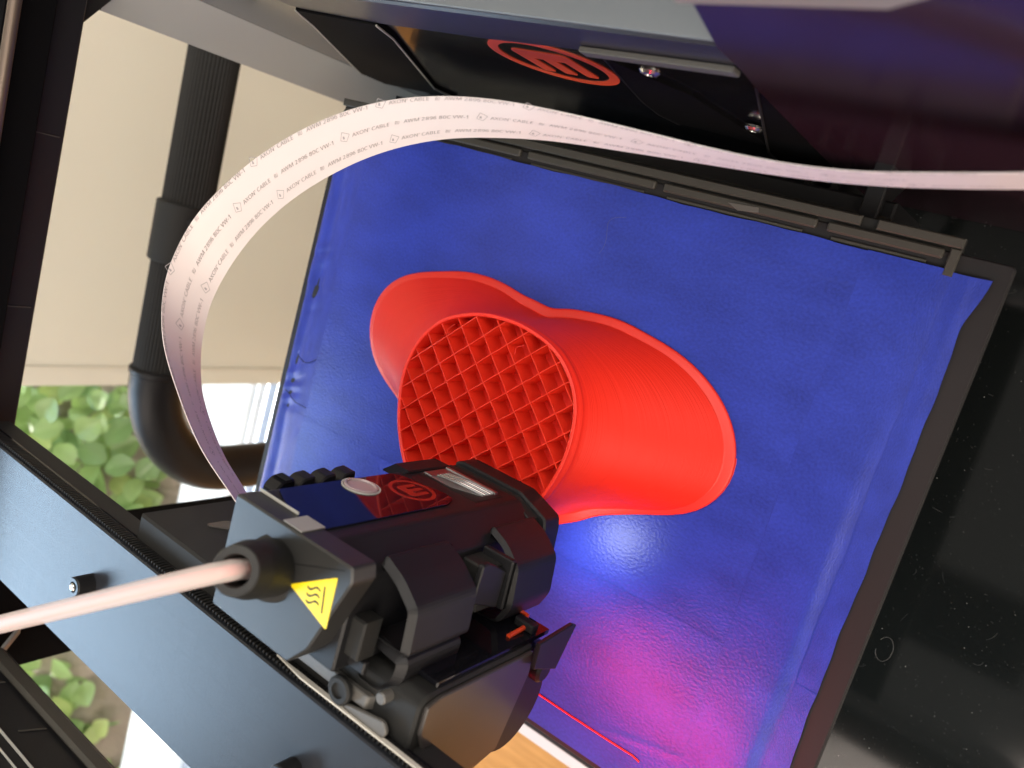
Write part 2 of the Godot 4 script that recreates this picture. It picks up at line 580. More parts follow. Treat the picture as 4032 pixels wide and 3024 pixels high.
func tape_y(x: float, z: float, strip: int) -> float:
	var y := [0.22, 0.0, 0.2][strip] as float
	y += 0.35 * exp(-pow((x - 33.0) / 1.3, 2.0)) * smoothstep(-55.0, 15.0, z)
	y -= 0.75 * exp(-pow((x - 299.5 - 1.2 * sin(z * 0.05)) / 2.6, 2.0))
	y -= smoothstep(304.0, 308.5, x) * 2.2
	var wr := exp(-pow((x - 300.0) / 6.0, 2.0)) * (0.35 + 0.65 * exp(-pow((z + 75.0) / 40.0, 2.0)))
	y += wr * 0.55 * sin(z * 0.55 + sin(z * 0.17) * 3.0 + x * 0.35) * smoothstep(0.1, 0.9, sin(z * 0.11 + 1.0) * 0.5 + 0.5)
	y += 0.05 * sin(x * 0.043 + z * 0.03) * sin(z * 0.05)
	# creases across the sheet
	y += 0.16 * exp(-pow((x + z * 0.42 - 165.0) / 1.3, 2.0)) * smoothstep(-20.0, 14.0, z)
	y -= 0.10 * exp(-pow((z - 9.0 - 0.01 * x) / 0.9, 2.0))
	y -= 0.18 * exp(-pow((z + 168.0 + (x - 70.0) * 0.25) / 1.0, 2.0)) * smoothstep(50.0, 60.0, x) * smoothstep(100.0, 85.0, x)
	return y


func tape_right(z: float) -> float:
	return 29.9 + 0.32 * sin(z * 0.045) + 0.18 * sin(z * 0.19 + 1.0) + 0.10 * sin(z * 0.43) - 3.2 * smoothstep(4.0, 21.0, z)


func platform() -> void:
	var p := thing("build_platform", "black build plate under the blue tape with slotted clip rail along its rear edge", "build plate", Vector3.ZERO)
	part("plate", Geo.new().prism(Geo.rounded([Vector2(22.5, -191), Vector2(309.5, -191), Vector2(309.5, 26), Vector2(36.5, 26), Vector2(22.5, 26)], 1.5), "y", -7, -0.9, 0.5), M.plate, p)
	var rail := part("clip_rail", Geo.new().box(37.5, 309, -4.5, -1.4, 20.6, 30.5, 0.3), M.black_matte, p)
	part("rear_bar", Geo.new().box(68, 309, -1.2, 0.6, 27.2, 30.4, 0.4), M.warm_black, rail)
	part("rear_bar", Geo.new().box(37.5, 63, -1.2, 0.6, 27.2, 30.4, 0.4), M.warm_black, rail)
	part("end_bar", Geo.new().box(37.5, 40.5, -1.2, 0.6, 18.5, 27, 0.4), M.warm_black, rail)
	for s in [[42.0, 77.5], [81.0, 137.5], [141.0, 199.0], [203.0, 262.0], [266.0, 306.0]]:
		part("clip", Geo.new().prism(Geo.rounded([Vector2(s[0], 23.2), Vector2(s[1], 23.2), Vector2(s[1], 26.3), Vector2(s[0], 26.3)], 0.8), "y", -1.4, 0.8, 0.5), M.warm_black, rail)
		part("clip_tongue", Geo.new().box(s[0] + 4.0, s[1] - 2.0, -1.3, -0.2, 20.9, 22.0, 0.25), M.warm_black, rail)
	part("torn_tab", Geo.new().prism([Vector2(112, 24.6), Vector2(101, 25.4), Vector2(100.5, 23.6), Vector2(108, 22.8)], "y", 0.85, 1.15, 0.1), M.sink_dark, rail)
	# lift carriage behind the plate
	var lift := thing("lift_carriage", "black ribbed lift carriage behind the build plate below the back wall", "printer part")
	part("bracket", Geo.new().box(62, 290, -60, -12, 32, 38, 0.8), M.black_satin, lift)
	for x in [84.0, 93.0, 106.0, 118.0]:
		part("rib", Geo.new().box(x, x + 3.0, -58, -20, 33, 44, 0.5), M.black_matte, lift)
	part("arm", Geo.new().prism([Vector2(-8, 31), Vector2(-8, 50), Vector2(-40, 50)], "x", 66, 72, 0.5), M.black_satin, lift)
	# tape, three strips
	var tape := thing("blue_tape", "blue painter's tape laid in strips over the build plate", "tape")
	var cuts := [[21.0, -57.5], [-56.0, -121.5], [-120.0, -188.2]]
	for s in 3:
		var rows := []
		var nz := 64
		var xs := []
		for i in 26:
			xs.append(i / 25.0 * 0.12)
		for i in range(1, 40):
			xs.append(0.12 + i / 40.0 * 0.8)
		for i in 30:
			xs.append(0.92 + i / 29.0 * 0.08)
		for i in nz + 1:
			var z: float = lerpf(cuts[s][0], cuts[s][1], i / float(nz))
			var row := []
			var x0 := tape_right(z)
			var x1 := 308.6 + 0.4 * sin(z * 0.13) + 0.3 * sin(z * 0.41)
			for q in xs:
				var x: float = lerpf(x0, x1, q)
				var zz := z
				if s == 0 and i == 0:
					zz += 0.25 * sin(x * 0.09) + 0.15 * sin(x * 0.33) + (x - 170.0) * 0.006
				row.append(Vector3(x, tape_y(x, z, s), zz))
			rows.append(row)
		part("tape_strip", Geo.new().grid(rows, Vector3(170, -500, -80)), tape_mat(), tape)
	# a second layer that runs along the right edge, lifted along its rim
	var edge := []
	for i in 91:
		var z := lerpf(20.6, -187.8, i / 90.0)
		var row := []
		for k in 31:
			var q := k / 30.0
			var x := lerpf(37.6 + 0.25 * sin(z * 0.11) + 0.15 * sin(z * 0.37), 63.0, q * q)
			var raised := 0.95 * smoothstep(20.0, -90.0, z) + 0.12 * sin(z * 0.06)
			row.append(Vector3(x, 0.34 + raised * smoothstep(37.5, 43.0, x) * (1.0 - smoothstep(44.0, 63.0, x)) - 0.10 * smoothstep(58.0, 63.0, x), z))
		edge.append(row)
	var edge_tape: StandardMaterial3D = tape_mat().duplicate()
	edge_tape.uv1_scale = Vector3(25.0 / 280.0, 208.0 / 77.0, 1.0)
	part("tape_strip", Geo.new().grid(edge, Vector3(50, -500, -80)), edge_tape, tape)


func tape_mat() -> StandardMaterial3D:
	if M.has("tape"):
		return M.tape
	var f := FastNoiseLite.new()
	f.seed = 5
	f.frequency = 0.012
	f.fractal_octaves = 4
	var f2 := FastNoiseLite.new()
	f2.seed = 9
	f2.frequency = 0.21
	var im := Image.create(1024, 320, false, Image.FORMAT_RGB8)
	for y in 320:
		for x in 1024:
			var k := 1.0 + 0.24 * f.get_noise_2d(x, y) + 0.30 * f2.get_noise_2d(x * 1.6, y * 0.8)
			im.set_pixel(x, y, lin(0.023 * k, 0.046 * k, 0.37 * k))
	# crepe: short fibres across the strip over a soft unevenness
	var g := FastNoiseLite.new()
	g.seed = 21
	g.frequency = 0.16
	g.fractal_octaves = 3
	var h := Image.create(2048, 640, false, Image.FORMAT_RGB8)
	for y in 640:
		for x in 2048:
			var k := 0.5 + 0.42 * g.get_noise_2d(x * 0.9, y * 0.45)
			h.set_pixel(x, y, Color(k, k, k))
	var m := mat("tape", Color.WHITE, 0.34)
	m.albedo_texture = ImageTexture.create_from_image(im)
	m.heightmap_enabled = true
	m.heightmap_texture = ImageTexture.create_from_image(h)
	m.heightmap_scale = 0.012
	m.metallic_specular = 0.45
	return m


func polar(pts: Array, c: Vector2, count: int) -> PackedFloat32Array:
	# radius against angle of an outline that is star-shaped about c, smoothed
	var ang := []
	for q in pts:
		var d: Vector2 = q - c
		ang.append([fposmod(d.angle(), TAU), d.length()])
	ang.sort_custom(func(a, b): return a[0] < b[0])
	var out := PackedFloat32Array()
	for i in count:
		var a := TAU * i / count
		var k := 0
		while k < ang.size() and ang[k][0] < a:
			k += 1
		var A: Array = ang[(k + ang.size() - 1) % ang.size()]
		var B: Array = ang[k % ang.size()]
		var span := fposmod(B[0] - A[0], TAU)
		var t := fposmod(a - A[0], TAU) / maxf(span, 1e-6)
		out.append(lerpf(A[1], B[1], t))
	for pass_ in 5:
		var o2 := out.duplicate()
		for i in count:
			o2[i] = 0.5 * out[i] + 0.25 * (out[(i + 1) % count] + out[(i + count - 1) % count])
		out = o2
	return out


func print_piece() -> void:
	var p := thing("printed_part", "half finished red plastic print with flared foot and open grid of infill on top", "3D print", Vector3(168, 0, -77))
	var c := Vector2(168, -77)
	var base := [Vector2(79, -62), Vector2(80.5, -54), Vector2(89, -42), Vector2(103, -33), Vector2(125, -27.5), Vector2(150, -26.5), Vector2(168, -30.5), Vector2(183, -29), Vector2(203, -26.5), Vector2(227, -31.5), Vector2(242, -36), Vector2(253, -43), Vector2(259, -55), Vector2(258, -68), Vector2(249, -81), Vector2(233, -89), Vector2(217, -97), Vector2(202, -108), Vector2(190, -119), Vector2(169, -126), Vector2(149, -119), Vector2(137, -108), Vector2(122, -97), Vector2(106, -89), Vector2(89, -83), Vector2(83, -76), Vector2(79.5, -69)]
	var top := [Vector2(126, -70), Vector2(126.5, -62), Vector2(128, -55), Vector2(132, -48), Vector2(141, -40), Vector2(154, -36), Vector2(168, -35.5), Vector2(184, -39), Vector2(195, -45), Vector2(203, -56), Vector2(206, -69), Vector2(204, -82), Vector2(199, -95), Vector2(190, -107), Vector2(178, -115), Vector2(166, -117), Vector2(152, -114), Vector2(140, -106), Vector2(131, -92), Vector2(128, -83)]
	var count := 160
	var rb := polar(base, c, count)
	var rt := polar(top, c, count)
	var H := 33.0
	var lip := 3.6
	var pt := func(i: int, r: float, y: float) -> Vector3:
		var a := TAU * i / count
		return Vector3(cos(a) * r, y, sin(a) * r)
	# foot with its flat lip
	var rows := []
	for q in [[0.0, 0.0], [0.35, 0.1], [0.0, 1.1], [0.3, 1.5], [0.9, 1.8], [2.2, 2.15], [lip - 0.5, 2.5], [lip, 2.5], [lip + 0.3, 2.8]]:
		var row := []
		for i in count:
			row.append(pt.call(i, rb[i] - q[0], q[1]))
		rows.append(row)
	part("foot_lip", Geo.new().grid(rows, Vector3(0, 0, 0), true), red_mat(), p)
	# flared wall
	rows = []
	var steps := 44
	for k in steps + 1:
		var s := float(k) / steps
		var row := []
		for i in count:
			var r0 := rb[i] - lip - 0.3
			var t := pow(1.0 - s, 1.5)
			var lump := 0.5 * exp(-pow((s - 0.93) / 0.025, 2.0))
			row.append(pt.call(i, lerpf(rt[i], r0, t) + lump, 2.8 + (H - 2.8) * s))
		rows.append(row)
	part("flared_wall", Geo.new().grid(rows, Vector3(0, -40, 0), true), M.red_layers, p)
	# rim and the inside face of the shell
	rows = []
	for q in [[0.0, H], [0.15, H + 0.2], [0.75, H + 0.25], [1.25, H + 0.1], [1.4, H - 0.4], [1.4, 23.5]]:
		var row := []
		for i in count:
			row.append(pt.call(i, rt[i] - q[0], q[1]))
		rows.append(row)
	part("rim", Geo.new().grid(rows, Vector3(0, 20, 0) if false else Vector3(0, -60, 0), true), M.red, p)
	var fl := Geo.new()
	var poly := PackedVector2Array()
	for i in count:
		poly.append(Vector2(cos(TAU * i / count), sin(TAU * i / count)) * (rt[i] - 1.0))
	fl.cap(poly, "y", 23.5, Vector3.UP)  # floor set above the true cell depth to brighten the infill
	part("raised_floor", fl, M.red, p)
	# infill, two families of thin walls at 45 degrees to the plate's edges
	var r := RandomNumberGenerator.new()
	r.seed = 4
	var inner := PackedVector2Array()
	for i in count:
		inner.append(Vector2(cos(TAU * i / count), sin(TAU * i / count)) * (rt[i] - 1.35))
	for fam in 2:
		for k in range(-14, 15):
			var off := (140.05 + 10.87 * k) if fam == 0 else (239.4 + 10.87 * k)
			# x + z = off, or x - z = off, in plate coordinates; shift to the part's own origin
			var o2 := off - (c.x + c.y if fam == 0 else c.x - c.y)
			var dir := Vector2(1, -1).normalized() if fam == 0 else Vector2(1, 1).normalized()
			var nrm := Vector2(1, 1).normalized() if fam == 0 else Vector2(1, -1).normalized()
			var mid := nrm * (o2 / sqrt(2.0))
			var line := PackedVector2Array([mid - dir * 80.0, mid + dir * 80.0])
			for seg in Geometry2D.intersect_polyline_with_polygon(line, inner):
				var a: Vector2 = seg[0]
				var b: Vector2 = seg[-1]
				if a.distance_to(b) < 3.0:
					continue
				var g := Geo.new()
				var nseg := maxi(2, int(a.distance_to(b) / 2.6))
				var left := []
				var right := []
				for q in nseg + 1:
					var m := a.lerp(b, float(q) / nseg) + nrm * r.randf_range(-0.09, 0.09)
					var h := 0.16 + r.randf_range(-0.04, 0.05)
					left.append(m - nrm * h)
					right.append(m + nrm * h)
				var y1 := H - 0.25 - (0.05 if fam else 0.0)
				for q in nseg:
					var tops := [Vector3(left[q].x, y1, left[q].y), Vector3(left[q + 1].x, y1, left[q + 1].y), Vector3(right[q + 1].x, y1, right[q + 1].y), Vector3(right[q].x, y1, right[q].y)]
					g.quad(tops[0], tops[1], tops[2], tops[3], Vector3.UP)
					var lo := Vector3(0, 23.5 - y1, 0)
					g.quad(tops[0], tops[1], tops[1] + lo, tops[0] + lo, -Vector3(nrm.x, 0, nrm.y))
					g.quad(tops[3], tops[2], tops[2] + lo, tops[3] + lo, Vector3(nrm.x, 0, nrm.y))
				part("infill_wall", g, M.red_infill, p)
	# loose strings of plastic
	for q in [[Vector3(155, 33.2, -42), Vector3(157, 35, -43.5), Vector3(156, 36, -46)], [Vector3(187, 33.2, -44), Vector3(189, 34.5, -47), Vector3(186.5, 35.5, -48.5)]]:
		var path := []
		for s in q:
			path.append(s - Vector3(168, 0, -77))
		part("plastic_string", Geo.new().tube(path, 0.12, 5), M.red, p)


func red_mat() -> StandardMaterial3D:
	if M.has("red"):
		return M.red
	mat("red", lin(0.78, 0.026, 0.012), 0.42, 0.0, T.fine, Vector3.ONE * 140.0, 0.004)
	var im := Image.create(256, 1024, false, Image.FORMAT_RGB8)
	var r := RandomNumberGenerator.new()
	r.seed = 8
	var wob := FastNoiseLite.new()
	wob.seed = 6
	wob.frequency = 0.03
	var slow := 0.0
	for k in 128:
		slow = slow * 0.8 + r.randf_range(-0.2, 0.2)
		var amp := r.randf_range(0.35, 0.7) + slow
		for y in 8:
			var h := 0.3 * (1.0 - absf(2.0 * (y + 0.5) / 8.0 - 1.0)) + amp * 0.7
			for x in 256:
				var q := clampf(h + 0.16 * wob.get_noise_2d(x * 0.6, k * 37.0), 0.0, 1.0)
				im.set_pixel(x, k * 8 + y, Color(q, q, q))
	var tex := ImageTexture.create_from_image(im)
	var m := mat("red_layers", lin(0.78, 0.026, 0.012), 0.40)
	m.metallic_specular = 0.3
	m.heightmap_enabled = true
	m.heightmap_texture = tex
	m.heightmap_scale = 0.008
	m = mat("red_infill", lin(0.86, 0.045, 0.018), 0.4)
	m.heightmap_enabled = true
	m.heightmap_texture = tex
	m.heightmap_scale = 0.012
	m.uv1_triplanar = true
	m.uv1_scale = Vector3.ONE * 24.0
	m.backlight_enabled = true
	m.backlight = lin(0.55, 0.03, 0.012)
	return M.red


func gantry() -> void:
	var p := thing("gantry_rail", "wide grey-black gantry rail with toothed belt crossing above the build plate", "gantry rail")
	part("rail_top", Geo.new().box(-40, 338, 122, 125, -186, -137, 0.5), M.rail_coat, p)
	part("rail_side", Geo.new().box(-40, 338, 109.5, 122, -141, -137.2, 0.5), M.black_matte, p)
	part("rail_back", Geo.new().box(-40, 338, 100, 122, -186, -183, 0.5), M.black_satin, p)
	var g := Geo.new()
	g.box(-40, 338, 119.2, 121.4, -137.0, -136.2, 0.1)
	for i in 250:
		var x := -40.0 + i * 1.5
		g.box(x, x + 0.75, 119.4, 123.6, -136.9, -135.9, 0.12)
	part("belt", g, M.ink, p)
	part("belt_slot", Geo.new().box(-40, 338, 117.8, 118.8, -137.1, -136.5, 0.1), M.black_gloss, p)
	part("paper_strip", Geo.new().prism([Vector2(150, 121.9), Vector2(60, 121.2), Vector2(60, 122.6), Vector2(138, 123.4)], "z", -136.0, -135.4, 0.1), M.tooth_grey, p)
	for b in [Vector2(238.3, -157.6), Vector2(130.5, -159.0)]:
		var q := part("bolt", Geo.new().lathe(Vector3(b.x, 125, b.y), Vector3.UP, [Vector2(3.4, 0), Vector2(3.4, 5.6), Vector2(3.1, 6.0), Vector2(1.9, 6.0), Vector2(1.8, 5.6), Vector2(0, 5.6)], 28), M.black_satin, p)
		part("bolt_face", Geo.new().lathe(Vector3(b.x, 131.05, b.y), Vector3.UP, [Vector2(3.0, 0), Vector2(3.0, 0.1), Vector2(1.9, 0.12), Vector2(1.8, 0)], 28), M.rail_coat, q)
		part("bolt_pin", Geo.new().lathe(Vector3(b.x, 130.5, b.y), Vector3.UP, [Vector2(1.4, 0), Vector2(1.4, 0.9), Vector2(0.9, 1.3), Vector2(0, 1.4)], 18), M.steel, q)


func extruder() -> void:
	var p := thing("extruder", "black extruder head with glossy label and yellow warning triangle above the print", "extruder", Vector3.ZERO)
	# main block
	part("body", Geo.new().prism(Geo.rounded([Vector2(162, -89), Vector2(131, -89), Vector2(121.5, -96), Vector2(121.5, -122), Vector2(162, -122)], 1.2, 3), "y", 47, 131, 0.6), M.black_satin, p)
	# top cap
	part("cap", Geo.new().prism(Geo.rounded([Vector2(161.6, -88.6), Vector2(117, -88.4), Vector2(116, -92), Vector2(124.5, -114.5), Vector2(130, -121), Vector2(161.6, -121)], 1.0, 3), "y", 130.5, 139, 0.5), M.cap if M.has("cap") else mat("cap", lin(0.022, 0.022, 0.021), 0.38, 0.0, T.fine, Vector3.ONE * 160.0, 0.0012), p)
	part("cap_seam", Geo.new().prism([Vector2(138, -97), Vector2(119, -89.8), Vector2(119, -90.2), Vector2(138, -97.5)], "y", 138.9, 139.06, 0.02), M.ink, p)
	# lower guard
	part("nozzle_guard", Geo.new().prism(Geo.rounded([Vector2(162.5, -88.5), Vector2(159.5, -87.5), Vector2(133.5, -87.8), Vector2(121.3, -92.5), Vector2(120.2, -96), Vector2(117.6, -121), Vector2(122.5, -126), Vector2(162.5, -126)], 1.0, 3), "y", 34, 44, 0.7), M.black_satin, p)
	part("guard_collar", Geo.new().prism([Vector2(161, -89.2), Vector2(133.5, -89.2), Vector2(124, -93), Vector2(122.5, -120), Vector2(161, -122)], "y", 43.5, 49, 0.3), M.black_matte, p)
	part("nozzle", Geo.new().lathe(Vector3(142, 33.6, -106), Vector3.UP, [Vector2(0.3, 0), Vector2(0.6, 0), Vector2(3, 3), Vector2(3, 8), Vector2(0, 8)], 16), M.steel, p)
	# side bulges
	part("side_bulge", Geo.new().prism(Geo.rounded([Vector2(124, -91.5), Vector2(116, -95), Vector2(109.0, -100.5), Vector2(108, -114), Vector2(124, -114)], 2.0, 4), "y", 92.5, 121, 1.8), M.black_satin, p)
	part("bulge_foot", Geo.new().prism(Geo.rounded([Vector2(124, -113.0), Vector2(108.3, -114.6), Vector2(108.8, -122), Vector2(114, -128.5), Vector2(124, -128.5)], 3.0, 4), "y", 93.5, 120, 2.2), M.black_satin, p)
	part("side_bulge", Geo.new().prism(Geo.rounded([Vector2(124, -91), Vector2(117, -94), Vector2(110.5, -99.5), Vector2(109, -112), Vector2(112, -119), Vector2(124, -120)], 2.0, 4), "y", 48, 73, 1.4), M.black_satin, p)
	part("screw", Geo.new().cyl(Vector3(111.0, 116, -126), Vector3(111.0, 122.5, -126), 1.7, 16), M.sink_dark, p)
	# levers between the bulges
	var lever := part("lever", Geo.new().prism(Geo.rounded([Vector2(91, -95), Vector2(88, -94.6), Vector2(77.5, -99.2), Vector2(77.5, -111.5), Vector2(91, -107)], 1.0, 3), "x", 111.0, 113.0, 0.4), M.black_satin, p)
	part("lever_arm", Geo.new().box(113, 122, 76, 86, -112, -98, 0.6), M.black_matte, lever)
	part("lever_pad", Geo.new().prism(Geo.rounded([Vector2(78, -95.5), Vector2(75.5, -95.5), Vector2(74.0, -112), Vector2(76.5, -112)], 0.7, 3), "x", 109.5, 121, 0.5), M.black_satin, lever)
	part("fin", Geo.new().box(117, 122, 121.8, 128.5, -117, -106, 0.5), M.black_matte, p)
	part("fin", Geo.new().box(116, 122, 124.0, 126.0, -121, -117.5, 0.4), M.black_satin, p)
	# added lamp under the guard, puts the pale glow on the tape
	var lamp := part("added_lamp", Geo.new().lathe(Vector3(123.5, 33.9, -112), Vector3(0, -1, 0), [Vector2(2.2, 0), Vector2(2.2, 0.3), Vector2(1.4, 1.0), Vector2(0, 1.2)], 16), lamp_mat(), p)
	var l := SpotLight3D.new()
	l.name = "added_lamp_beam"
	l.position = Vector3(0.1225, 0.0315, -0.112)
	l.transform = Transform3D(Basis.looking_at(Vector3(0.0, -1.0, 0.05), Vector3.RIGHT), l.position)
	l.light_energy = 0.0018
	l.light_color = lin(0.85, 0.92, 1.0)
	l.light_size = 0.002
	l.spot_angle = 70.0
	l.spot_angle_attenuation = 1.0
	l.shadow_enabled = true
	add_child(l)
	# connector hooks on the far side
	for y in [115.0, 107.0, 98.5, 90.0]:
		part("hook", Geo.new().prism(Geo.rounded([Vector2(y - 3.6, -98), Vector2(y - 3.4, -90.8), Vector2(y + 1.4, -91.4), Vector2(y + 3.6, -94), Vector2(y + 3.6, -98)], 1.2, 3), "x", 169, 175, 0.5), M.black_gloss if y > 110 else M.black_satin, p)
	part("hook_block", Geo.new().box(162.2, 176, 80, 122, -120, -97.5, 0.8), M.black_matte, p)
	part("shoulder", Geo.new().prism([Vector2(78, -90), Vector2(73, -88.0), Vector2(52, -88.0), Vector2(48, -90)], "x", 159, 166, 0.4), M.black_satin, p)
	# glossy label wrapped over the front edge
	part("label", Geo.new().prism(Geo.rounded([Vector2(160.4, 126), Vector2(160.6, 99.5), Vector2(158.4, 97.4), Vector2(158.2, 94), Vector2(160.4, 92), Vector2(160.4, 80), Vector2(157, 77.5), Vector2(142, 73.6), Vector2(138.2, 75), Vector2(136, 80), Vector2(136, 133), Vector2(145, 133), Vector2(155, 129)], 1.2, 4), "z", -88.95, -88.45, 0.12), M.label_gloss if M.has("label_gloss") else mat("label_gloss", lin(0.006, 0.006, 0.01), 0.035), p)
	part("label_tab", Geo.new().box(136.4, 143.5, 130.2, 138.2, -88.4, -88.1, 0.08), M.sticker_grey if M.has("sticker_grey") else mat("sticker_grey", lin(0.30, 0.29, 0.27), 0.4), p)
	part("label_lip", Geo.new().box(145, 161, 131.6, 132.2, -88.5, -87.7, 0.15), M.edge_grey, p)
	var g := Geo.new()
	logo_shape(g, func(u, v, h): return Vector3(147.6 - u * 7.6, 84.0 + v * 7.6, -88.45 + h), 7.6, 0.16, 0.06)
	part("label_emblem", g, M.label_red, p, "dark red ring emblem on the label")
	var but := part("button", Geo.new().lathe(Vector3(154.6, 99.6, -88.9), Vector3(0, 0, 1), [Vector2(5.3, 0), Vector2(5.3, 0.9), Vector2(5.0, 1.15), Vector2(4.5, 1.2), Vector2(4.3, 0.7), Vector2(0, 0.75)], 32), M.button if M.has("button") else mat("button", lin(0.34, 0.27, 0.27), 0.25), p)
	part("button_ring", Geo.new().lathe(Vector3(154.6, 99.6, -88.9), Vector3(0, 0, 1), [Vector2(6.0, 0), Vector2(6.0, 0.75), Vector2(5.45, 0.75), Vector2(5.45, 0)], 32), M.edge_grey, but)
	# window with the metal heat sink
	part("window_recess", Geo.new().box(134.5, 160, 52.5, 67.5, -89.05, -88.85, 0.05), M.ink, p)
	mat("sink_plate", lin(0.42, 0.42, 0.41), 0.4, 1.0)
	var sink := part("heat_sink", Geo.new().box(136.5, 158.5, 52.8, 54.6, -88.9, -88.1, 0.2), M.sink_plate, p)
	part("sink_back", Geo.new().prism([Vector2(136.8, 54.6), Vector2(158.4, 54.6), Vector2(158.4, 66.4), Vector2(146, 66.4), Vector2(136.8, 61)], "z", -88.92, -88.82, 0.03), mat("sink_shade", lin(0.42, 0.43, 0.43), 0.5, 1.0), sink)
	part("sink_side", Geo.new().prism([Vector2(158.4, 53), Vector2(158.4, 66), Vector2(155, 66), Vector2(151, 57), Vector2(151, 53)], "z", -88.9, -88.55, 0.1), M.sink if M.has("sink") else mat("sink", lin(0.35, 0.36, 0.36), 0.42, 1.0), sink)
	part("sink_side", Geo.new().prism([Vector2(137, 55.2), Vector2(150, 55.2), Vector2(147, 57), Vector2(138.5, 57.5)], "z", -88.9, -88.6, 0.1), M.sink, sink)
	for k in 5:
		var path := []
		for i in 13:
			var t := i / 12.0
			path.append(Vector3(154.5 - 17.5 * t, 56.6 + k * 1.45 + sin(t * PI) * 1.5 - t * 1.6 + (1.0 - t) * 1.0, -88.5 + 0.9 * sin(t * PI)))
		part("sink_fin", Geo.new().tube(path, 0.36, 8), M.steel if k % 2 else M.sink, sink)
	# inlet collar
	var collar := part("collar", Geo.new().lathe(Vector3(142.5, 138.0, -101), Vector3(-8, 21, 7.5), [Vector2(8.8, 0), Vector2(8.6, 1.6), Vector2(7.7, 2.2), Vector2(7.3, 2.4), Vector2(7.0, 16.0), Vector2(6.0, 21.6)], 36), M.black_matte, p)
	part("collar_top", Geo.new().lathe(Vector3(142.5, 138.0, -101), Vector3(-8, 21, 7.5), [Vector2(6.0, 21.6), Vector2(5.7, 22.0), Vector2(4.0, 22.0), Vector2(3.7, 21.2), Vector2(3.5, 8.0), Vector2(0, 8.0)], 36), M.cap, collar)
	# warning sticker on the cap
	var st := part("warning_sticker", Geo.new().prism(Geo.rounded([Vector2(135.3, -101.8), Vector2(120.6, -92.6), Vector2(120.2, -106.4)], 0.6, 3), "y", 138.95, 139.12, 0.03), M.yellow, p, "yellow triangle with hot surface symbol")
	var apex := Vector2(135.3, -101.8)
	var m0 := Vector2(120.4, -99.5)
	var ax := (apex - m0).normalized()
	var side := Vector2(-ax.y, ax.x)
	var bar := m0 + ax * 2.6
	var symbol := Geo.new()
	symbol.prism([bar + side * 3.4, bar - side * 3.4, bar - side * 3.4 + ax * 0.55, bar + side * 3.4 + ax * 0.55], "y", 139.1, 139.2, 0.02)
	for k in [-1, 0, 1]:
		var edge := []
		var other := []
		for i in 13:
			var t := i / 12.0
			var q: Vector2 = bar + ax * (1.5 + t * 4.6) + side * (k * 1.75 + 0.55 * sin(t * TAU * 0.95))
			edge.append(q + side * 0.28)
			other.append(q - side * 0.28)
		other.reverse()
		symbol.prism(edge + other, "y", 139.1, 139.2, 0.02)
	part("symbol", symbol, M.ink, st)


func lamp_mat() -> StandardMaterial3D:
	var m := mat("added_lamp_lens", Color(0.9, 0.9, 0.9), 0.3)
	m.emission_enabled = true
	m.emission = lin(0.85, 0.92, 1.0)
	m.emission_energy_multiplier = 3.0
	return m


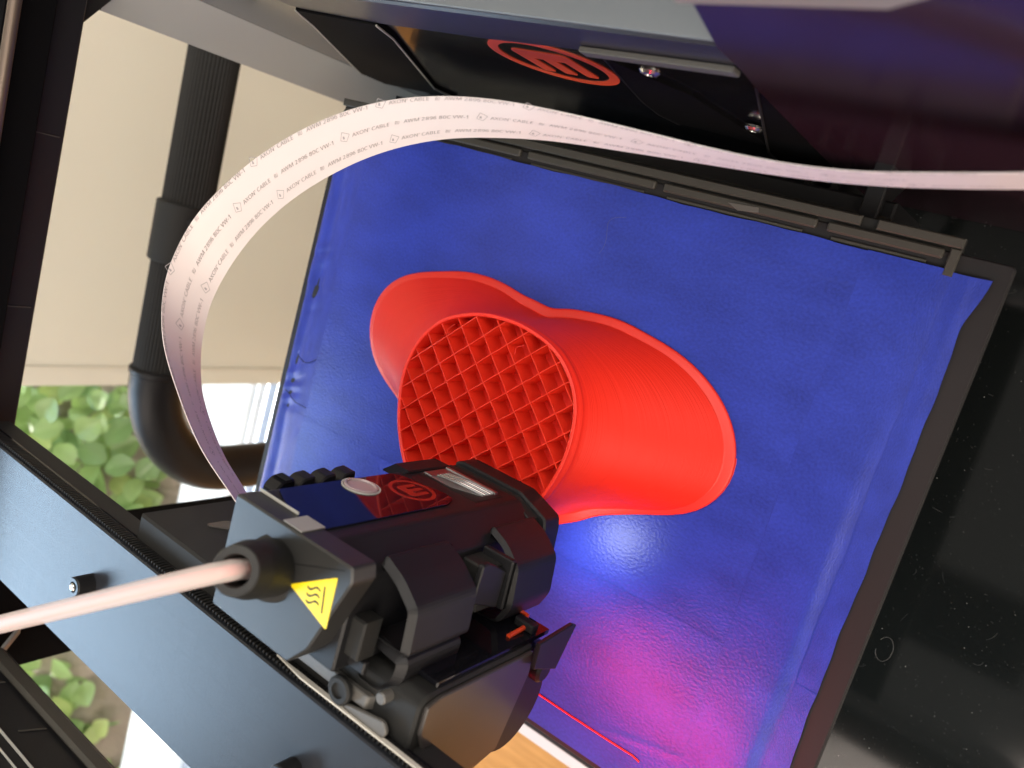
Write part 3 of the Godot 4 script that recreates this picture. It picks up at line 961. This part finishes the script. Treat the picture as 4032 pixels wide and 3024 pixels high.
func carriage() -> void:
	var p := thing("extruder_carriage", "black carriage with brown-tinted side panel behind the extruder under the rail", "printer part")
	part("block", Geo.new().prism(Geo.rounded([Vector2(119, -124), Vector2(116, -121.5), Vector2(66, -121.5), Vector2(64, -125), Vector2(64, -131), Vector2(71, -157), Vector2(84, -160), Vector2(108, -160), Vector2(119, -136)], 1.2, 3), "x", 101, 165, 0.8), M.black_matte, p)
	part("side_panel", Geo.new().prism(Geo.rounded([Vector2(117, -124), Vector2(112, -122.5), Vector2(67, -123), Vector2(66, -131), Vector2(72.5, -155), Vector2(85, -157.5), Vector2(107, -150), Vector2(117, -132)], 0.8, 3), "x", 99.6, 101, 0.3), M.panel if M.has("panel") else mat("panel", lin(0.046, 0.041, 0.038), 0.28), p)  # brown in the base colour stands in for a beige reflection
	part("front_strip", Geo.new().box(102, 121, 56, 112, -121.2, -119.6, 0.4), M.black_gloss, p)
	part("wire", Geo.new().tube([Vector3(106, 74, -119.2), Vector3(106, 66, -118.6), Vector3(109, 60, -117.6), Vector3(113, 60, -117.4), Vector3(114, 66, -118)], 0.8, 8), M.wire_orange, p)
	part("wire_clip", Geo.new().box(103, 110, 62, 66, -119.5, -116.8, 0.5), M.black_satin, p)
	part("flap", Geo.new().prism([Vector2(70, -118.2), Vector2(51.2, -116.6), Vector2(48.5, -117.6), Vector2(53.8, -132), Vector2(69.3, -127)], "x", 97, 98.6, 0.3), M.black_satin, p)
	part("under_motor", Geo.new().cyl(Vector3(103, 62, -146), Vector3(163, 62, -146), 17.0, 36, 1.5), M.black_satin, p)
	part("roller", Geo.new().cyl(Vector3(99.5, 55, -134), Vector3(108, 55, -134), 4.2, 20, 1.0), M.black_satin, p)
	part("under_cover", Geo.new().prism(Geo.rounded([Vector2(60, -124), Vector2(48, -128), Vector2(46, -150), Vector2(58, -160), Vector2(70, -160)], 5.0, 4), "x", 104, 163, 1.5), M.black_satin, p)
	part("side_block", Geo.new().box(165.5, 228.5, 74, 118.5, -142, -128, 0.8), M.black_matte, p)
	part("slot", Geo.new().prism(Geo.rounded([Vector2(207, 91), Vector2(207, 97), Vector2(212, 103), Vector2(214, 103), Vector2(214, 95), Vector2(210, 91)], 1.5, 3), "z", -128.1, -127.4, 0.2), M.panel, p)
	part("bracket", Geo.new().prism(Geo.rounded([Vector2(160, 121), Vector2(116, 121), Vector2(111, 112), Vector2(112.5, 111), Vector2(118, 119), Vector2(160, 119)], 0.6, 2), "z", -133, -129, 0.3), M.sink_dark, p)
	part("bearing", Geo.new().lathe(Vector3(124, 122.2, -131), Vector3.UP, [Vector2(4.0, 0), Vector2(4.0, 1.2), Vector2(3.4, 1.7), Vector2(2.2, 1.7), Vector2(2.0, 0.9), Vector2(0, 0.9)], 22), M.black_matte, p)
	part("tab", Geo.new().prism(Geo.rounded([Vector2(122, -134), Vector2(108, -131), Vector2(106, -134), Vector2(109, -137), Vector2(122, -137)], 1.6, 3), "y", 121, 122.4, 0.3), M.sink_dark, p)


func catmull(a: Array, per: int) -> Array:
	var out := []
	for i in a.size() - 1:
		var p0: Vector3 = a[maxi(i - 1, 0)]
		var p1: Vector3 = a[i]
		var p2: Vector3 = a[i + 1]
		var p3: Vector3 = a[mini(i + 2, a.size() - 1)]
		for k in per:
			out.append(p1.cubic_interpolate(p2, p0, p3, float(k) / per))
	out.append(a[-1])
	return out


func cable() -> void:
	var p := thing("ribbon_cable", "white flat ribbon cable with grey lettering looping from the extruder past the back wall", "cable")
	var low := [Vector3(200, 95.5, -119), Vector3(207.5, 95, -113.7), Vector3(226, 93.3, -106.5), Vector3(244.1, 91.7, -93.1), Vector3(252.2, 90, -81.7), Vector3(255.3, 89, -71.9), Vector3(255.8, 88, -59.6), Vector3(250.7, 87, -44.4), Vector3(241.3, 86, -28.8), Vector3(227.5, 85, -14), Vector3(211.5, 82.5, -0.8), Vector3(195.6, 80, 8.9), Vector3(178.1, 77.5, 16.1), Vector3(160.9, 75, 20.4), Vector3(140.6, 73.2, 23.5), Vector3(117.1, 71.5, 25.2), Vector3(92.9, 69.8, 26.7), Vector3(73.5, 68, 28), Vector3(56.8, 67, 29.7), Vector3(40.7, 66, 32.3), Vector3(19.2, 65, 36.8), Vector3(-6, 64, 43)]
	var high := [Vector3(182, 111, -114), Vector3(194.7, 110.8, -108.3), Vector3(216.8, 110.7, -99), Vector3(238.3, 109.6, -83.9), Vector3(249.8, 108.8, -72.7), Vector3(258.5, 106.1, -60.1), Vector3(260.3, 104.2, -47), Vector3(255.8, 102, -30.7), Vector3(242.3, 100.7, -13.9), Vector3(225.1, 99.2, 1.3), Vector3(206, 96.3, 14.1), Vector3(187, 93.8, 22.3), Vector3(167.6, 92.1, 26.9), Vector3(149.2, 90.1, 29.1), Vector3(128.1, 89, 29.4), Vector3(105.4, 88.6, 28.8), Vector3(83.5, 88.5, 28), Vector3(66.5, 87.8, 28.2), Vector3(51.4, 87.3, 29.6), Vector3(37.8, 86.8, 32.1), Vector3(18.4, 86, 36.2), Vector3(-6, 85, 42)]
	var L := catmull(low, 8)
	var U := catmull(high, 8)
	for pass_ in 3:
		for arr in [L, U]:
			var c: Array = arr.duplicate()
			for i in range(1, c.size() - 1):
				arr[i] = c[i] * 0.5 + (c[i - 1] + c[i + 1]) * 0.25
	var front := []
	var rear := []
	var arc := [0.0]
	for i in L.size():
		var row := []
		var back := []
		var d: Vector3 = L[mini(i + 1, L.size() - 1)] - L[maxi(i - 1, 0)]
		var w: Vector3 = U[i] - L[i]
		var nr := d.cross(w).normalized()
		for k in 5:
			row.append(L[i].lerp(U[i], k / 4.0))
			back.append(L[i].lerp(U[i], k / 4.0) - nr * 0.25)
		front.append(row)
		rear.append(back)
		if i:
			arc.append(arc[-1] + ((L[i] + U[i]) * 0.5).distance_to((L[i - 1] + U[i - 1]) * 0.5))
	# which side faces the camera: the inside of the loop
	var inside := Vector3(150, 90, -60)
	var s0: Vector3 = (L[60 + 1] - L[60 - 1]).cross(U[60] - L[60])
	var f := 1.0 if s0.dot(inside - L[60]) > 0.0 else -1.0
	if f < 0.0:
		for i in L.size():
			for k in 5:
				rear[i][k] = front[i][k] + (front[i][k] - rear[i][k])
	var white := mat("cable_white", lin(0.76, 0.69, 0.67), 0.34)
	white.backlight_enabled = true
	white.backlight = lin(0.12, 0.1, 0.1)
	var g := Geo.new()
	g.grid(front, front[60][2] - (inside - front[60][2]))
	g.grid(rear, inside)
	for i in L.size() - 1:
		for k in [0, 4]:
			g.quad(front[i][k], front[i + 1][k], rear[i + 1][k], rear[i][k], front[i][k] - front[i][2])
	part("ribbon", g, white, p)
	# lettering: laid along the ribbon, s in mm along it, h in mm across it from its lower edge
	var font := SystemFont.new()
	font.font_names = PackedStringArray(["Droid Sans"])
	var ink := mat("cable_ink", lin(0.40, 0.37, 0.37), 0.6)
	var on := func(s: float, h: float) -> Vector3:
		var i := 0
		while i < arc.size() - 2 and arc[i + 1] < s:
			i += 1
		var t: float = clampf((s - arc[i]) / (arc[i + 1] - arc[i]), 0.0, 1.0)
		var a: Vector3 = L[i].lerp(L[i + 1], t)
		var b: Vector3 = U[i].lerp(U[i + 1], t)
		var nr: Vector3 = (L[i + 1] - L[i]).cross(b - a).normalized() * f
		return a.lerp(b, h / a.distance_to(b)) + nr * 0.09
	var words := {}
	for w in ["AWM 2896 80C VW-1", "AXON' CABLE", "RU"]:
		var tm := TextMesh.new()
		tm.text = w
		tm.font = font
		tm.font_size = 32
		tm.depth = 0.0
		tm.pixel_size = 0.01
		tm.horizontal_alignment = HORIZONTAL_ALIGNMENT_LEFT
		tm.curve_step = 2.0
		var arrays := tm.get_mesh_arrays()
		words[w] = [arrays[Mesh.ARRAY_VERTEX], arrays[Mesh.ARRAY_INDEX]]
	var lay := func(q: Geo, w: String, s: float, h: float, size: float, stretch: float) -> void:
		var vs: PackedVector3Array = words[w][0]
		var ix: PackedInt32Array = words[w][1]
		var lo := Vector3(1e9, 1e9, 0)
		var hi := Vector3(-1e9, -1e9, 0)
		for k in vs:
			lo = lo.min(k)
			hi = hi.max(k)
		var sc: float = size / (hi.y - lo.y)
		var pts := []
		for k in vs:
			pts.append(on.call(s + (k.x - lo.x) * sc * stretch, h + (k.y - lo.y) * sc))
		for k in range(0, ix.size(), 3):
			var A: Vector3 = pts[ix[k]]
			var nr: Vector3 = (inside - A).normalized()
			q.tri(A, pts[ix[k + 1]], pts[ix[k + 2]], nr, nr, nr)
	var row := 0
	for h in [3.6, 10.8, 19.6]:
		var q := Geo.new()
		var s: float = [16.0, -3.0, 11.0][row]
		s += 4.0
		while s < arc[-1] - 52.0:
			lay.call(q, "RU", s, h, 1.45, 0.7)
			lay.call(q, "AWM 2896 80C VW-1", s + 3.2, h, 1.5, 1.25)
			var c := s + 29.0
			# small mark: a slanted diamond with a dot
			var dia := [Vector2(0, 0.2), Vector2(0.8, 3.2), Vector2(3.6, 1.5), Vector2(2.3, -0.9)]
			for e in 4:
				var a: Vector2 = dia[e]
				var b: Vector2 = dia[(e + 1) % 4]
				var wd := (b - a).orthogonal().normalized() * 0.1
				var n3: Vector3 = (inside - on.call(c, h)).normalized()
				q.quad(on.call(c + a.x + wd.x, h + a.y + wd.y), on.call(c + b.x + wd.x, h + b.y + wd.y), on.call(c + b.x - wd.x, h + b.y - wd.y), on.call(c + a.x - wd.x, h + a.y - wd.y), n3)
			var n4: Vector3 = (inside - on.call(c, h)).normalized()
			q.quad(on.call(c + 0.9, h + 0.4), on.call(c + 1.7, h + 0.2), on.call(c + 1.6, h + 1.3), on.call(c + 1.0, h + 1.5), n4)
			lay.call(q, "AXON' CABLE", c + 4.6, h, 1.45, 1.25)
			s += 50.0
		part("printed_lettering", q, ink, p)
		row += 1


func tube_and_bits() -> void:
	var p := thing("filament_tube", "milky plastic guide tube with pink filament inside entering the extruder", "tube")
	var a := Vector3(138.2, 151.5, -96.4)
	var path := []
	for i in 13:
		var t := i / 12.0
		path.append(a.lerp(Vector3(134.6, 160.5, -93.0), minf(t * 4.0, 1.0)).lerp(Vector3(215, 172, -149.5), maxf(0.0, t * 4.0 - 1.0) / 3.0))
	var shell := mat("tube_white", Color(0.93, 0.88, 0.85, 0.55), 0.45)
	shell.transparency = BaseMaterial3D.TRANSPARENCY_ALPHA
	for q in 2:
		for i in range(1, path.size() - 1):
			path[i] = path[i] * 0.5 + (path[i - 1] + path[i + 1]) * 0.25
	part("sleeve", Geo.new().tube(path, 2.5, 24), shell, p)
	part("filament", Geo.new().tube(path, 1.35, 14), M.red, p)
	var s := part("plastic_strand", Geo.new().tube([Vector3(137, 0.5, -176), Vector3(126, 0.45, -176.4), Vector3(108, 0.42, -176.6), Vector3(92, 0.42, -176.5), Vector3(80, 0.5, -176.2), Vector3(77, 0.6, -176.8)], 0.38, 8), M.red)
	tag(s, "thin straight red plastic strand lying on the tape near its front edge", "plastic strand")
	var hair := mat("hair", lin(0.12, 0.115, 0.11), 0.5)
	var q := []
	for i in 24:
		var t := i / 23.0
		q.append(Vector3(148.5 + 9.5 * t + 3.0 * sin(t * 5.0), 0.35, 11.0 - 13.0 * t + 2.0 * sin(t * 4.0) - (5.0 * maxf(0.0, t - 0.8) if t > 0.8 else 0.0)))
	tag(part("hair_strand", Geo.new().tube(q, 0.05, 5), hair), "fine pale hair lying on the blue tape behind the print", "hair")
	q = []
	for i in 30:
		var t := i / 29.0 * 5.4
		q.append(Vector3(23.0 + 3.2 * cos(t + 0.6) , -99.85, -130.0 + 5.5 * sin(t + 0.6)))
	tag(part("hair_strand", Geo.new().tube(q, 0.08, 5), hair), "curled pale hair on the dark printer floor beside the plate", "hair")
	# loops of dark thread by the left edge of the tape
	var dark := mat("thread", lin(0.01, 0.012, 0.04), 0.6)
	q = []
	for i in 16:
		var t := i / 15.0
		q.append(Vector3(300.0 - 13.0 * t, 0.5, -92.5 - 3.0 * sin(t * PI) + 1.5 * t))
	tag(part("thread", Geo.new().tube(q, 0.16, 5), dark), "short dark thread on the left edge of the tape, nearer the back", "thread")
	q = []
	for i in 16:
		var t := i / 15.0
		q.append(Vector3(303.0 - 17.0 * t, 0.5, -112.0 - 3.5 * smoothstep(0.0, 0.6, t)))
	tag(part("thread", Geo.new().tube(q, 0.16, 5), dark), "short dark thread on the left edge of the tape, nearer the extruder", "thread")
	# the status light on the inside of the front beam
	var led := thing("status_light", "red status light strip under the rear edge of the gantry rail", "lamp")
	glow("red_strip", led, Vector3(0.098, 0.088, -0.2), Vector3(0.078, 0.0, -0.158), Vector2(0.085, 0.006), lin(1.0, 0.012, 0.06), 135.0, 5.0)


func outside() -> void:
	# table, floor
	var white := mat("table_white", lin(0.62, 0.61, 0.58), 0.4)
	var table := thing("table", "low white table the printer stands on", "table", Vector3(100, -118, -100))
	part("table_top", Geo.new().box(-350, 285, -20, -0.5, -180, 240, 1.0), white, table)
	for q in [Vector2(-330, -165), Vector2(265, -165), Vector2(-330, 220), Vector2(265, 220)]:
		part("leg", Geo.new().box(q.x - 15, q.x + 15, -282, -20.5, q.y - 15, q.y + 15, 1.0), white, table)
	var im := Image.create(512, 512, false, Image.FORMAT_RGB8)
	var f := FastNoiseLite.new()
	f.seed = 31
	f.frequency = 0.02
	f.fractal_octaves = 4
	for y in 512:
		for x in 512:
			var k := 0.5 + 0.5 * f.get_noise_2d(x * 0.35, y * 3.5)
			im.set_pixel(x, y, lin(lerpf(0.36, 0.62, k), lerpf(0.15, 0.30, k), lerpf(0.03, 0.08, k)))
	var wood := mat("wood", Color.WHITE, 0.35)
	wood.albedo_texture = ImageTexture.create_from_image(im)
	wood.uv1_triplanar = true
	wood.uv1_scale = Vector3.ONE * 3.0
	struct("wooden_floor", Geo.new().box(-1500, 700, -430, -400, -2500, 1500, 1.0), wood, "orange-brown wooden floor seen past the white table edge")
	# door threshold with its tracks
	var sill_white := mat("sill_white", lin(0.85, 0.85, 0.84), 0.4)
	var alu := mat("aluminium", lin(0.62, 0.66, 0.72), 0.35, 0.6)
	var sill := thing("door_threshold", "bright white threshold of the glass door with blue-grey metal tracks", "threshold", Vector3(760, -400, -500))
	part("white_ledge", Geo.new().box(20, 110, 0, 16, -2000, 1200, 2.0), sill_white, sill)
	part("track_bed", Geo.new().box(-60, 19.5, 0, 8, -2000, 1200, 1.0), alu, sill)
	for x in [-52.0, -36.0, -18.0, -2.0]:
		part("track", Geo.new().box(x, x + 5.0, 8.2, 20, -2000, 1200, 0.8), alu if x < -10.0 else sill_white, sill)
	# roller blind
	var cloth := mat("blind_cloth", lin(0.70, 0.695, 0.64), 0.8, 0.0, T.fine, Vector3.ONE * 14.0, 0.015)
	cloth.backlight_enabled = true
	cloth.backlight = lin(0.48, 0.475, 0.42)
	var blind := thing("blind", "cream fabric blind panel hanging in front of the glass door", "blind", Vector3(700, 0, 0))
	part("cloth", Geo.new().box(0, 1.5, -396, 900, -233, 900, 0.3), cloth, blind)
	part("hem", Geo.new().box(-1.4, 1.9, -396, 900, -251.5, -233.2, 0.5), cloth, blind)
	part("hem_seam", Geo.new().box(-2.0, -1.5, -396, 900, -234.6, -233.4, 0.1), cloth, blind)
	# carrying handle with a ribbed grip
	var hd := thing("cart_handle", "black tubular cart handle with ribbed grip bending down at its corner", "handle", Vector3(500, 0, 0))
	var bar := []
	for i in 5:
		bar.append(Vector3(0, -57 - i * 1.6, 120 - i * 72))
	part("grip", Geo.new().tube(bar, 16.5, 132, 44, 1.6), M.black_matte, hd)
	part("grip_joint", Geo.new().cyl(Vector3(0, -58.4, -52), Vector3(0, -59.2, -92), 17.2, 36, 0.8), M.black_matte, hd)
	part("joint_button", Geo.new().prism(Geo.rounded([Vector2(-52, -58), Vector2(-52, -86), Vector2(-64, -84), Vector2(-64, -60)], 5.0, 4), "x", -18.4, -12, 0.8), M.black_satin, hd)
	part("end_ring", Geo.new().cyl(Vector3(0, -63.2, -167), Vector3(0, -63.6, -172), 18.5, 40, 1.2), M.black_satin, hd)
	var bend := []
	for i in 15:
		var a := i / 14.0 * PI / 2.0
		bend.append(Vector3(0, -63.6 - 78.0 * (1.0 - cos(a)), -172.0 - 78.0 * sin(a)))
	for i in 5:
		bend.append(Vector3(0, -141.6 - 62.0 * (i + 1), -250.0))
	part("bend", Geo.new().tube(bend, 17.5, 32), M.black_satin, hd)
	# shrub and soil outside
	var soil := mat("soil", lin(0.30, 0.25, 0.21), 0.9, 0.0, T.coarse, Vector3.ONE * 4.0, 0.8)
	var rows := []
	var fn := FastNoiseLite.new()
	fn.seed = 77
	fn.frequency = 0.004
	for i in 25:
		var row := []
		for j in 33:
			var x := 885.0 + i * 45.0
			var z := -2200.0 + j * 75.0
			row.append(Vector3(x, -415.0 + maxf(0.0, x - 930.0) * 0.75 + fn.get_noise_2d(x, z) * 60.0, z))
		rows.append(row)
	struct("garden_bed", Geo.new().grid(rows, Vector3(1300, -3000, -900)), soil, "brown garden soil rising behind the shrub outside the door")
	var shrub := thing("leafy_shrub", "sunlit green shrub with rounded leaves outside the glass door", "shrub", Vector3(1080, -400, -600))
	var greens := []
	for k in 4:
		var m := mat("leaf_%d" % k, [lin(0.24, 0.34, 0.15), lin(0.31, 0.42, 0.19), lin(0.19, 0.29, 0.13), lin(0.40, 0.48, 0.20)][k], 0.3)
		m.backlight_enabled = true
		m.backlight = [lin(0.30, 0.46, 0.14), lin(0.38, 0.54, 0.17), lin(0.20, 0.34, 0.10), lin(0.48, 0.58, 0.20)][k]
		greens.append(m)
	var shapes := []
	for k in 3:
		var g := Geo.new()
		var P := []
		for i in 9:
			var t := i / 8.0
			var wd: float = [26.0, 22.0, 30.0][k] * pow(sin(PI * clampf(t * 0.96 + 0.02, 0.0, 1.0)), 0.75)
			var row := []
			for j in 7:
				var s := (j - 3) / 3.0
				row.append(Vector3(s * wd, absf(s) * wd * 0.28 + sin(t * 2.2) * 7.0, t * [62.0, 54.0, 70.0][k]))
			P.append(row)
		g.grid(P, Vector3(0, -100, 30))
		shapes.append(g.mesh())
	var r := RandomNumberGenerator.new()
	r.seed = 19
	for k in 300:
		var o := MeshInstance3D.new()
		o.name = "leaf"
		o.mesh = shapes[r.randi() % 3]
		o.material_override = greens[[0, 1, 1, 2, 3][r.randi() % 5]]
		var z := r.randf_range(-470.0, -200.0) if k % 2 else r.randf_range(20.0, 262.0)
		var y := r.randf_range(-34.0, 215.0) if k % 2 else r.randf_range(-15.0, 235.0)
		var x := -166.0 + y * 0.35 + r.randf_range(0.0, 90.0)
		var b := Basis(Vector3(0, 0, 1), 0.55 + r.randf_range(-0.5, 0.5)) * Basis(Vector3(1, 0, 0), 0.3 + r.randf_range(-0.5, 0.5)) * Basis(Vector3.UP, r.randf() * TAU)
		o.transform = Transform3D(b.scaled(Vector3.ONE * r.randf_range(0.45, 0.75)), Vector3(x, y, z) * 0.001)
		shrub.add_child(o, true)
	# the crown behind those leaves, too many to count
	var mm := MultiMesh.new()
	mm.transform_format = MultiMesh.TRANSFORM_3D
	mm.mesh = shapes[1]
	mm.instance_count = 900
	for k in 900:
		var y := r.randf_range(-40.0, 300.0)
		var b := Basis(Vector3(0, 0, 1), 0.55 + r.randf_range(-0.6, 0.6)) * Basis(Vector3(1, 0, 0), 0.3 + r.randf_range(-0.6, 0.6)) * Basis(Vector3.UP, r.randf() * TAU)
		mm.set_instance_transform(k, Transform3D(b.scaled(Vector3.ONE * r.randf_range(0.4, 0.75)), Vector3(-115.0 + y * 0.35 + r.randf_range(0.0, 110.0), y, r.randf_range(-620.0, 340.0)) * 0.001))
	var mass := MultiMeshInstance3D.new()
	mass.name = "leaves"
	mass.multimesh = mm
	mass.material_override = greens[1]
	mass.set_meta("kind", "stuff")
	shrub.add_child(mass, true)
	for k in 26:
		var a := Vector3(r.randf_range(-20, 260), -20, r.randf_range(-480, 400))
		var path := []
		var lean := Vector3(r.randf_range(-0.4, 0.3), 1.0, r.randf_range(-0.4, 0.4))
		for i in 7:
			path.append(a + lean * i * 55.0 + Vector3(sin(i * 1.3 + k), 0, cos(i * 1.1 + k)) * 8.0)
		part("stem", Geo.new().tube(path, 2.4, 6), soil, shrub)
